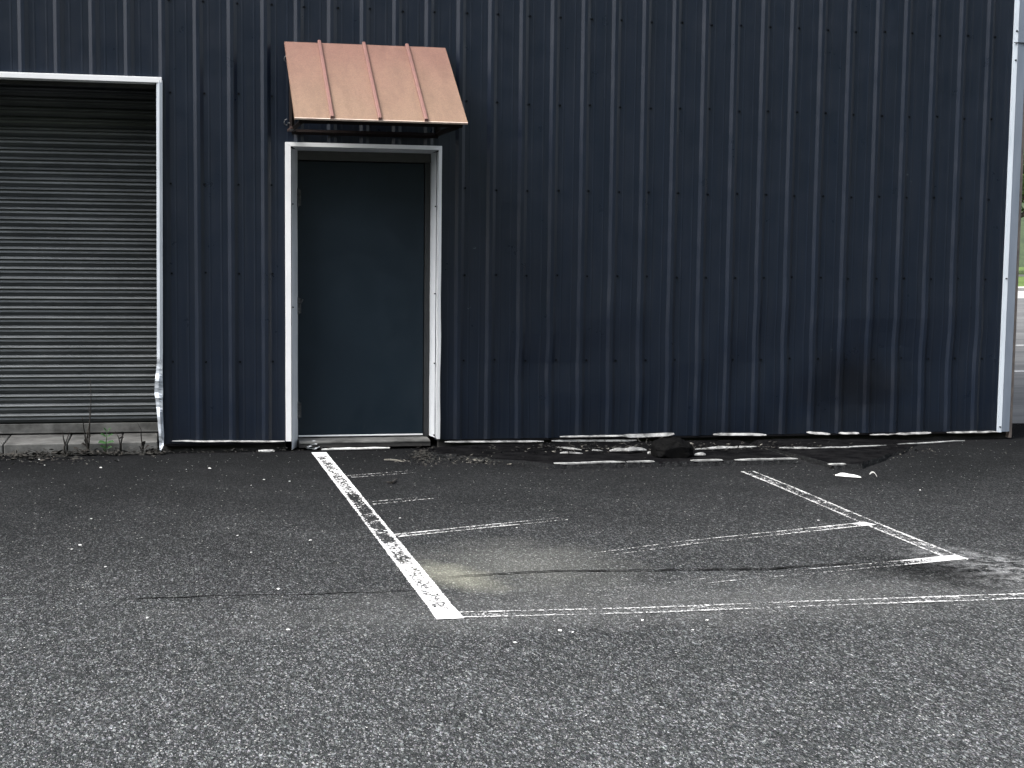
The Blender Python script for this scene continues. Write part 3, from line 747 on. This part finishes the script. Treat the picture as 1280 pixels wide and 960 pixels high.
# litter strewn along the wall foot (nobody could count it)
def litter(name, spots, m, label=None, tall=.01):
    bm = MB()
    for (u, v, du, dv, n, ln) in spots:
        for i in range(n):
            p = gp(u + rnd.gauss(0, du), v + rnd.gauss(0, dv))
            if p.y > -.03: p.y = -.03 - abs(rnd.gauss(0, .03))
            a = rnd.uniform(0, math.tau); l = ln * rnd.uniform(.5, 1.4); w = l * rnd.uniform(.08, .38); z0 = .004 + abs(rnd.gauss(0, tall))
            d = Vector((math.cos(a), math.sin(a), rnd.gauss(0, .25))) * l; s = Vector((-math.sin(a), math.cos(a), rnd.gauss(0, .5))) * w
            z0 += .034 if 640 < u < 1080 and p.y > -.72 else 0
            pp = Vector((p.x, p.y, z0 + abs(d.z) + abs(s.z)))
            bm.bm.faces.new([bm.bm.verts.new(k) for k in (pp - d, pp - d * .2 + s, pp + d, pp - d * .1 - s)])
    return tag(bm.build(name, m, recalc=False), kind='stuff')
litter('leaf_litter', [(40, 572, 45, 4, 420, .022), (110, 567, 50, 2.2, 520, .020), (191, 564, 6, 2, 260, .018), (528, 572, 9, 4, 420, .013), (520, 580, 16, 3, 60, .012), (590, 577, 35, 3.5, 260, .014), (660, 580, 22, 1.5, 60, .012), (760, 568, 70, 4, 380, .015), (930, 568, 60, 4, 260, .015), (1120, 566, 50, 4, 160, .012), (800, 590, 160, 3, 160, .008), (300, 562, 60, 2, 120, .012)], M['litter'], tall=.013)
litter('dry_straw', [(60, 574, 40, 4, 26, .010), (600, 578, 45, 2.2, 90, .013), (640, 578, 30, 1.5, 60, .018), (530, 579, 12, 3, 24, .010), (740, 571, 70, 4, 60, .014), (930, 569, 60, 4, 40, .014), (1110, 567, 60, 4, 30, .012)], M['straw'], tall=.006)

# pale chips and scraps scattered on the asphalt: each its own object
spots = [(126, 585, 1.5), (262, 586, 1.7), (49, 575, 1.6), (56, 582, 1.3), (97, 564, 1.8), (330, 600, 1.3), (362, 602, 1.0), (314, 607, .8), (114, 649, 1.1), (100, 682, 1.4), (90, 687, 1.0), (297, 670, 1.0), (314, 691, .9), (233, 587, .7), (388, 676, 1.3), (348, 737, 1.5), (360, 788, 1.4), (132, 709, 1.0), (184, 773, 1.2), (700, 789, 1.5), (716, 791, 1.1), (803, 776, 1.4), (644, 804, 1.3), (884, 776, 1.2), (866, 788, .9), (1023, 651, 1.1), (1032, 628, 1.3), (1150, 613, 1.1), (500, 648, 1.0), (646, 660, .9)]
pr = None
for i, (u, v, s) in enumerate(spots):
    p = gp(u, v)
    if pr is None:
        bm = bmesh.new(); bmesh.ops.create_icosphere(bm, subdivisions=1, radius=.0062)
        for vv in bm.verts: vv.co = Vector((vv.co.x * 1.35, vv.co.y * .9, max(-.002, vv.co.z * .6) + .002)) * (1 + .3 * mn.noise(vv.co * 150))
        me = bpy.data.meshes.new('stone_chip'); bm.to_mesh(me); bm.free(); me.materials.append(M['paper'])
        o = pr = bpy.data.objects.new('stone_chip', me); C.objects.link(o)
        tag(o, 'small loose white stone chip lying on bare asphalt', 'stone chip', 'white stone chips scattered on the asphalt')
    else:
        o = pr.copy(); C.objects.link(o)
    o.location = (p.x, p.y, .001); o.rotation_euler = (0, 0, rnd.uniform(0, 6.28)); s *= .85; o.scale = (s, s, s * .9)

# ------------------------------------------------------------------ weeds before the roll up door
def weed(u, v, stems, label, leaves=None, name='dead_weed', cat='weed'):
    p = gp(u, v); p.y = min(p.y, -.022)
    o = empty(name, (p.x, p.y, 0), label=label, cat=cat, group='weeds growing along the roll up door sill')
    bm = MB()
    for st in stems:
        pts = [Vector(((a) / 176.0, -.012 * i, max(0, h) / 172.0)) for i, (a, h) in enumerate(st)]
        r0 = .0062 if len(st) < 6 else .0075
        bm.tube(pts, [r0 * (1 - .75 * i / (len(pts) - 1)) for i in range(len(pts))], 5)
    bm.build('stem', M['dead'] if not leaves or leaves[0] == 'dead' else M['green'], o)
    if leaves:
        bm = MB()
        for a, h, l, dirn in leaves[1]:
            c = Vector((a / 176.0, -.03, h / 172.0)); d = Vector((math.cos(dirn), -.45, math.sin(dirn))).normalized(); s = d.cross(Vector((.2, -.5, 1))).normalized()
            L = l * 1.35 / 172.0; ring = []
            pts = [c, c + d * L * .3 + s * L * .30, c + d * L * .7 + s * L * .26, c + d * L + Vector((0, 0, -.2 * L)), c + d * L * .7 - s * L * .26, c + d * L * .3 - s * L * .30]
            mid = c + d * L * .5 + Vector((0, .0, -.06 * L)); mv = bm.bm.verts.new(mid); vs = [bm.bm.verts.new(k) for k in pts]
            for i in range(6): bm.bm.faces.new((mv, vs[i], vs[(i + 1) % 6]))
        bm.build('leaf_cluster', M['dead'] if leaves[0] == 'dead' else M['green'], o, recalc=False)
    return o
weed(82, 566, [[(0, 0), (0, 10), (3, 18), (6, 26), (7, 30)], [(1, 12), (-1, 22), (-2, 30)]], 'dead forked weed furthest left along the roll up door sill')
weed(111, 566, [[(0, 0), (0, 8), (-1, 20), (2, 34), (4, 48), (5, 70), (4, 92)], [(0, 4), (-3, 22), (-6, 46), (-5, 42)], [(0, 2), (2, 20), (3, 40), (2, 58)], [(1, 0), (-7, 6), (-14, 9)]],
     'tallest dead weed, a dark clump reaching up the slats', ('dead', [(-1, 12, 8, 1.9), (0, 16, 9, 1.2), (1, 20, 8, 1.7), (-1, 24, 7, 1.3), (-10, 8, 6, 2.8), (-5, 5, 6, .4), (0, 10, 8, 2.4)]))
weed(133, 566, [[(0, 0), (0, 10), (1, 20), (2, 30)]], 'small bright green seedling in front of the concrete sill',
     ('green', [(1, 8, 7, 2.6), (1, 8, 6, .5), (1, 15, 8, 2.9), (1, 15, 8, .3), (1, 22, 7, 2.5), (2, 22, 7, .6), (2, 28, 6, 2.2), (2, 28, 6, .9), (0, 4, 5, 2.2)]), 'green_seedling', 'seedling')
weed(151, 566, [[(0, 0), (0, 12), (-2, 21), (-6, 29)], [(-1, 19), (3, 22), (4, 20)]], 'dead forked weed just right of the green seedling')
weed(178, 566, [[(0, 0), (0, 10), (-1, 22), (-1, 30), (-5, 38)], [(0, 0), (2, 10), (3, 14)]], 'dead single-stemmed weed next to the crumpled jamb strip', ('dead', [(0, 4, 7, 2.0), (2, 6, 8, .8), (1, 10, 7, 1.4), (3, 3, 8, .3)]))

# ------------------------------------------------------------------ beyond the corner: lot, lawn, hedge, cars, trees
G1 = 44.0                                             # y of the far kerb
m_walk = mottled('pale_concrete_walk', (.42, .41, .39), (.34, .33, .31), 1.5, .9)
m_kerb = mottled('kerb_concrete', (.30, .29, .28), (.20, .20, .19), 2, .9)
def lawn_mat():
    m = mat('lawn', rough=.9, spec=.2); t = NT(m); v = t.coord()
    t.col(t.ramp(t.noise(v, 1.4, 6, .7), [(.3, (.050, .095, .022)), (.7, (.11, .155, .040))])); t.bump(t.noise(v, 30, 4), .6, .05); return m
M['lawn'] = lawn_mat()
b = MB(); b.box(-120, 240, G1, G1 + .18, -.05, .13, 0, .02); tag(b.build('kerb', m_kerb), kind='structure')
b = MB(); b.box(-120, 240, G1 + .183, G1 + 2.2, -.05, .125); tag(b.build('pavement', m_walk), kind='structure')
b = MB(); b.box(-120, 240, G1 + 2.203, 320, -.05, .11); tag(b.build('lawn', M['lawn']), kind='structure')
b = MB(); b.quad([(8, G1 - 9, .004), (240, G1 - 9, .004), (240, G1 - .01, .004), (8, G1 - .01, .004)]); tag(b.build('service_road', mottled('pale_sheen_road', (.34, .34, .33), (.24, .24, .235), .8, .9)), kind='structure')  # glancing brightness of the far ground painted in as a paler colour
b = MB(); edge = [(6.9 + .3 * i, 1.0 + .09 * i + .35 * mn.noise(Vector((i * .7, 3, 3))), .004) for i in range(40)]; b.quad(edge + [(240, 4, .004), (240, G1 - 9.004, .004), (6.9, G1 - 9.004, .004)]); tag(b.build('side_lot', mottled('grey_sheen_asphalt', (.125, .125, .122), (.055, .055, .055), 1.1, .9, .4, (.25, 1.6, 1))), kind='structure')  # paler than the main lot: the glancing sheen is put into the colour
b = MB(); b.quad([(8, 72, .115), (240, 72, .115), (240, 80, .115), (8, 80, .115)]); tag(b.build('street', mottled('street_asphalt', (.055, .055, .056), (.045, .045, .046), 1, .9)), kind='structure')
P_FAR = paint_mat('far_white_line', .25, .3)
for y in (1.6, 6.2, 11.0, 16.5, 23.0):
    line('painted_line', [Vector((8.0, y, 0)), Vector((14.5, y + .35, 0))], .10, P_FAR, None, .008)

def leaf_cloud(bm, blobs, n, size, mi=0):
    tot = sum(r[0] * r[1] * r[2] for _, r in blobs)
    for c, r in blobs:
        k = int(n * r[0] * r[1] * r[2] / tot)
        for i in range(k):
            while True:
                v = Vector((rnd.uniform(-1, 1), rnd.uniform(-1, 1), rnd.uniform(-1, 1)))
                if .30 < v.length < 1: break
            v *= (v.length ** -.35)
            if mn.noise(Vector((v.x * 2.2 + c.x, v.y * 2.2 + c.y, v.z * 2.2 + c.z))) < -.18: continue
            p = Vector((c.x + v.x * r[0], c.y + v.y * r[1], c.z + v.z * r[2])); s = size * rnd.uniform(.6, 1.4)
            a = Vector((rnd.gauss(0, 1), rnd.gauss(0, 1), rnd.gauss(0, .6))).normalized(); d = a.cross(Vector((rnd.gauss(0, 1), rnd.gauss(0, 1), rnd.gauss(0, 1)))).normalized()
            f = bm.bm.faces.new([bm.bm.verts.new(q) for q in (p - a * s, p + d * s * .6, p + a * s, p - d * s * .6)]); f.material_index = mi
def leaf_mat(name, c1, c2):
    m = mat(name, c1, .6, spec=.3); t = NT(m); v = t.coord()
    g = t.n('ShaderNodeNewGeometry')
    t.col(t.ramp(t.math('ADD', t.math('MULTIPLY', t.noise(v, .9, 3), .6), t.math('MULTIPLY', g.outputs['Random Per Island'], .45)), [(.3, c1), (.75, c2)]))
    return m
M['leafA'] = leaf_mat('dark_leaves', (.022, .050, .014), (.060, .105, .028)); M['leafB'] = leaf_mat('mid_leaves', (.040, .085, .020), (.095, .145, .040)); M['leafC'] = leaf_mat('yellow_green_leaves', (.085, .120, .022), (.17, .20, .045))
M['bark'] = mottled('bark', (.085, .070, .055), (.045, .037, .030), 4, .95, .6, (1, 1, .3), bscale=12)
def tree(name, hgt, rad, lm, n, label, cat='tree'):
    o = empty(name, (0, 0, 0), label=label, cat=cat, group='trees beyond the far lawn')
    bm = MB(); th = hgt * .42
    bm.tube([(0, 0, -.1), (.05, .02, th * .5), (.1, -.05, th), (.0, .05, hgt * .8)], [hgt * .035, hgt * .026, hgt * .02, hgt * .006], 9)
    tips = []
    for i in range(8):
        a = i * 2.4 + rnd.uniform(-.4, .4); z0 = hgt * rnd.uniform(.25, .6); l = rad * rnd.uniform(.55, .95)
        e = Vector((math.cos(a) * l, math.sin(a) * l, z0 + hgt * rnd.uniform(.1, .28)))
        bm.tube([(.05, 0, z0), (e.x * .5, e.y * .5, z0 + (e.z - z0) * .4), e], [hgt * .014, hgt * .009, hgt * .003], 6); tips.append(e)
    bm.build('trunk', M['bark'], o)
    bm = MB(); blobs = [(e, (rad * rnd.uniform(.32, .5), rad * rnd.uniform(.32, .5), rad * rnd.uniform(.26, .4))) for e in tips]
    blobs += [(Vector((rnd.uniform(-.3, .3) * rad, rnd.uniform(-.3, .3) * rad, hgt * rnd.uniform(.6, .88))), (rad * rnd.uniform(.35, .6), rad * rnd.uniform(.35, .6), rad * rnd.uniform(.3, .45))) for _ in range(6)]
    leaf_cloud(bm, blobs, n, hgt * .017); bm.build('crown', lm, o, recalc=False); return o
t1 = tree('broadleaf_tree', 12.0, 4.6, M['leafA'], 9000, 'dark broadleaf tree nearest the building corner')
t1.location = (48.5, 84, .1)
t2 = tree('broadleaf_tree', 9.5, 3.8, M['leafB'], 7000, 'lighter green tree standing in front of the dark trees')
t2.location = (55.0, 83.0, .1)
for i, (x, y, s, lab) in enumerate(((42, 92, 1.15, 'dark broadleaf tree hidden behind the building corner'), (55, 96, 1.3, 'tallest dark broadleaf tree at the back'), (63, 90, 1.1, 'dark broadleaf tree right of the light one'), (72, 95, 1.25, 'dark broadleaf tree far to the right'))):
    copy_thing(t1, (x, y, .1), i * 1.7 + .5, (s, s, s), lab)
def shrub(x, y, r, h, lm, label):
    o = empty('shrub', (x, y, .1), label=label, cat='shrub', group='shrubs at the edge of the far lawn')
    bm = MB()
    for i in range(6):
        a = i * 1.05; bm.tube([(0, 0, 0), (math.cos(a) * r * .4, math.sin(a) * r * .4, h * .5), (math.cos(a) * r * .7, math.sin(a) * r * .7, h * .8)], [.03, .02, .008], 5)
    bm.build('stem', M['bark'], o)
    bm = MB(); leaf_cloud(bm, [(Vector((rnd.uniform(-.3, .3) * r, rnd.uniform(-.3, .3) * r, h * .55)), (r * .8, r * .8, h * .45)) for _ in range(3)], 1700, .075); bm.build('foliage', lm, o, recalc=False); return o
shrub(35.6, 54.5, 1.2, .95, M['leafC'], 'yellow green shrub beside the building corner'); shrub(38.2, 55.5, 1.1, .85, M['leafA'], 'dark low shrub right of the yellow green one')
shrub(33.2, 56.0, 1.0, .9, M['leafA'], 'dark low shrub hidden behind the corner flashing'); shrub(41.5, 55.0, 1.3, 1.0, M['leafB'], 'mid green shrub furthest right on the lawn')

def car(loc, rz, paint, label):
    o = empty('parked_car', loc, label=label, cat='car', group='cars on the far street'); o.rotation_euler = (0, 0, rz)
    def sect(x, w, zl, zh):
        return [(x, -w, zl), (x, -w * 1.03, zl + (zh - zl) * .45), (x, -w * .93, zh), (x, w * .93, zh), (x, w * 1.03, zl + (zh - zl) * .45), (x, w, zl)]
    bm = MB(); bm.loft([sect(*k) for k in ((-2.2, .68, .42, .78), (-2.12, .80, .28, .92), (-1.4, .86, .24, .98), (-.6, .87, .22, .96), (.8, .87, .22, .93), (1.6, .85, .24, .84), (2.1, .76, .28, .72), (2.22, .62, .40, .60))], smooth=True)
    bm.build('body', paint, o)
    def cab(x, w, z): return [(x, -w, z), (x, w, z)]
    bm = MB()
    prof = [(-1.75, .97), (-1.15, 1.40), (-.2, 1.46), (.35, 1.42), (1.15, .92)]
    bm.loft([[(x, -(.78 if z < 1.1 else .60), z), (x, (.78 if z < 1.1 else .60), z), (x, .80, .88), (x, -.80, .88)] for x, z in prof])
    bm.build('cabin_glass', M['glass'], o)
    bm = MB(); bm.loft([[(x, -.60, z + .004), (x, .60, z + .004), (x, .58, z + .03), (x, -.58, z + .03)] for x, z in prof[1:4]]); bm.build('roof', paint, o)
    for x in (-1.35, 1.38):
        for s in (-1, 1):
            bm = MB(); bm.tube([(x, s * .70, .31), (x, s * .90, .31)], .31, 20); w = bm.build('wheel', M['rubber'], o)
            bm = MB(); bm.tube([(x, s * .895, .31), (x, s * .915, .31)], .19, 12); bm.build('rim', M['steel'], w)
    for s in (-1, 1):
        bm = MB(); bm.box(2.08, 2.19, s * .55 - .12, s * .55 + .12, .56, .67, 0, .02); bm.build('headlight', M['film'], o)
        bm = MB(); bm.box(-2.20, -2.12, s * .58 - .12, s * .58 + .12, .68, .82, 0, .02); bm.build('tail_light', mat('red_lens', (.35, .01, .01), .3), o)
    return o
M['glass'] = mat('car_glass', (.01, .012, .016), .08)
car((47.6, 75.5, .118), .0, mat('blue_car_paint', (.02, .05, .16), .25), 'dark blue car on the far street beside the corner')
car((40.6, 75.5, .118), .0, mat('white_car_paint', (.75, .76, .77), .25), 'white car on the far street behind the corner flashing')

bm = MB(); rows = []  # unseen hill behind the camera, added to block low sky light
for j in range(9):
    row = []
    for i in range(61):
        x = -300 + 10 * i; t = j / 8
        row.append((x, -46 - 60 * t + 6 * mn.noise(Vector((x * .03, t * 3, 1))), -.3 + 40 * math.sin(math.pi * min(1, t * 1.1) * .5) * (1 + .25 * mn.noise(Vector((x * .04, t * 4, 7))))))
    rows.append(row)
bm.loft(rows, False, False, smooth=True)
hm = mottled('sky_blocking_hillside', (.030, .045, .020), (.050, .065, .028), .3, .95)
tag(bm.build('hills', hm), kind='structure')  # added unseen hill, only there to block low sky light
bm = MB(); rows = []
for j in range(7):
    t = j / 6; rows.append([(-200 + 6 * i, 128 + 70 * t + 5 * mn.noise(Vector((i * .3, t * 3, 4))), -.2 + 13 * math.sin(math.pi * .5 * t) * (1 + .35 * mn.noise(Vector((i * .35, t * 2, 7)))) + 1.2 * mn.noise(Vector((i * 1.3, t * 9, 2))) * (j > 0)) for i in range(110)])
bm.loft(rows, False, False, smooth=True)
tag(bm.build('hills', mottled('far_wooded_hillside', (.018, .034, .012), (.040, .062, .022), .9, .95, .8, bscale=1.5)), kind='structure')

# ------------------------------------------------------------------ light
SEL, SAZ = R(54.0), R(-104.0)                          # bright side of an overcast sky: high, behind the camera and to the left
w = bpy.data.worlds.new('World'); scene.world = w; w.use_nodes = True
nt = w.node_tree; bg = nt.nodes['Background']
sky = nt.nodes.new('ShaderNodeTexSky'); sky.sky_type = 'NISHITA'; sky.sun_disc = False
sky.sun_elevation = SEL; sky.sun_rotation = SAZ; sky.dust_density = 4.0; sky.air_density = 1.0; sky.ozone_density = 1.0
hs = nt.nodes.new('ShaderNodeHueSaturation'); hs.inputs['Saturation'].default_value = .42
nt.links.new(sky.outputs[0], hs.inputs['Color']); nt.links.new(hs.outputs[0], bg.inputs['Color']); bg.inputs['Strength'].default_value = .12
sd = bpy.data.lights.new('sun', 'SUN'); sd.energy = 1.5; sd.angle = R(45); sd.color = (1, .985, .965)
so = bpy.data.objects.new('sun', sd); C.objects.link(so)
sdir = Vector((math.sin(SAZ) * math.cos(SEL), math.cos(SAZ) * math.cos(SEL), math.sin(SEL)))
so.rotation_euler = sdir.to_track_quat('Z', 'Y').to_euler()

vs = scene.view_settings
vs.view_transform = 'Standard'; vs.look = 'None'; vs.gamma = 1.0; vs.use_curve_mapping = False
vs.exposure = 1.73
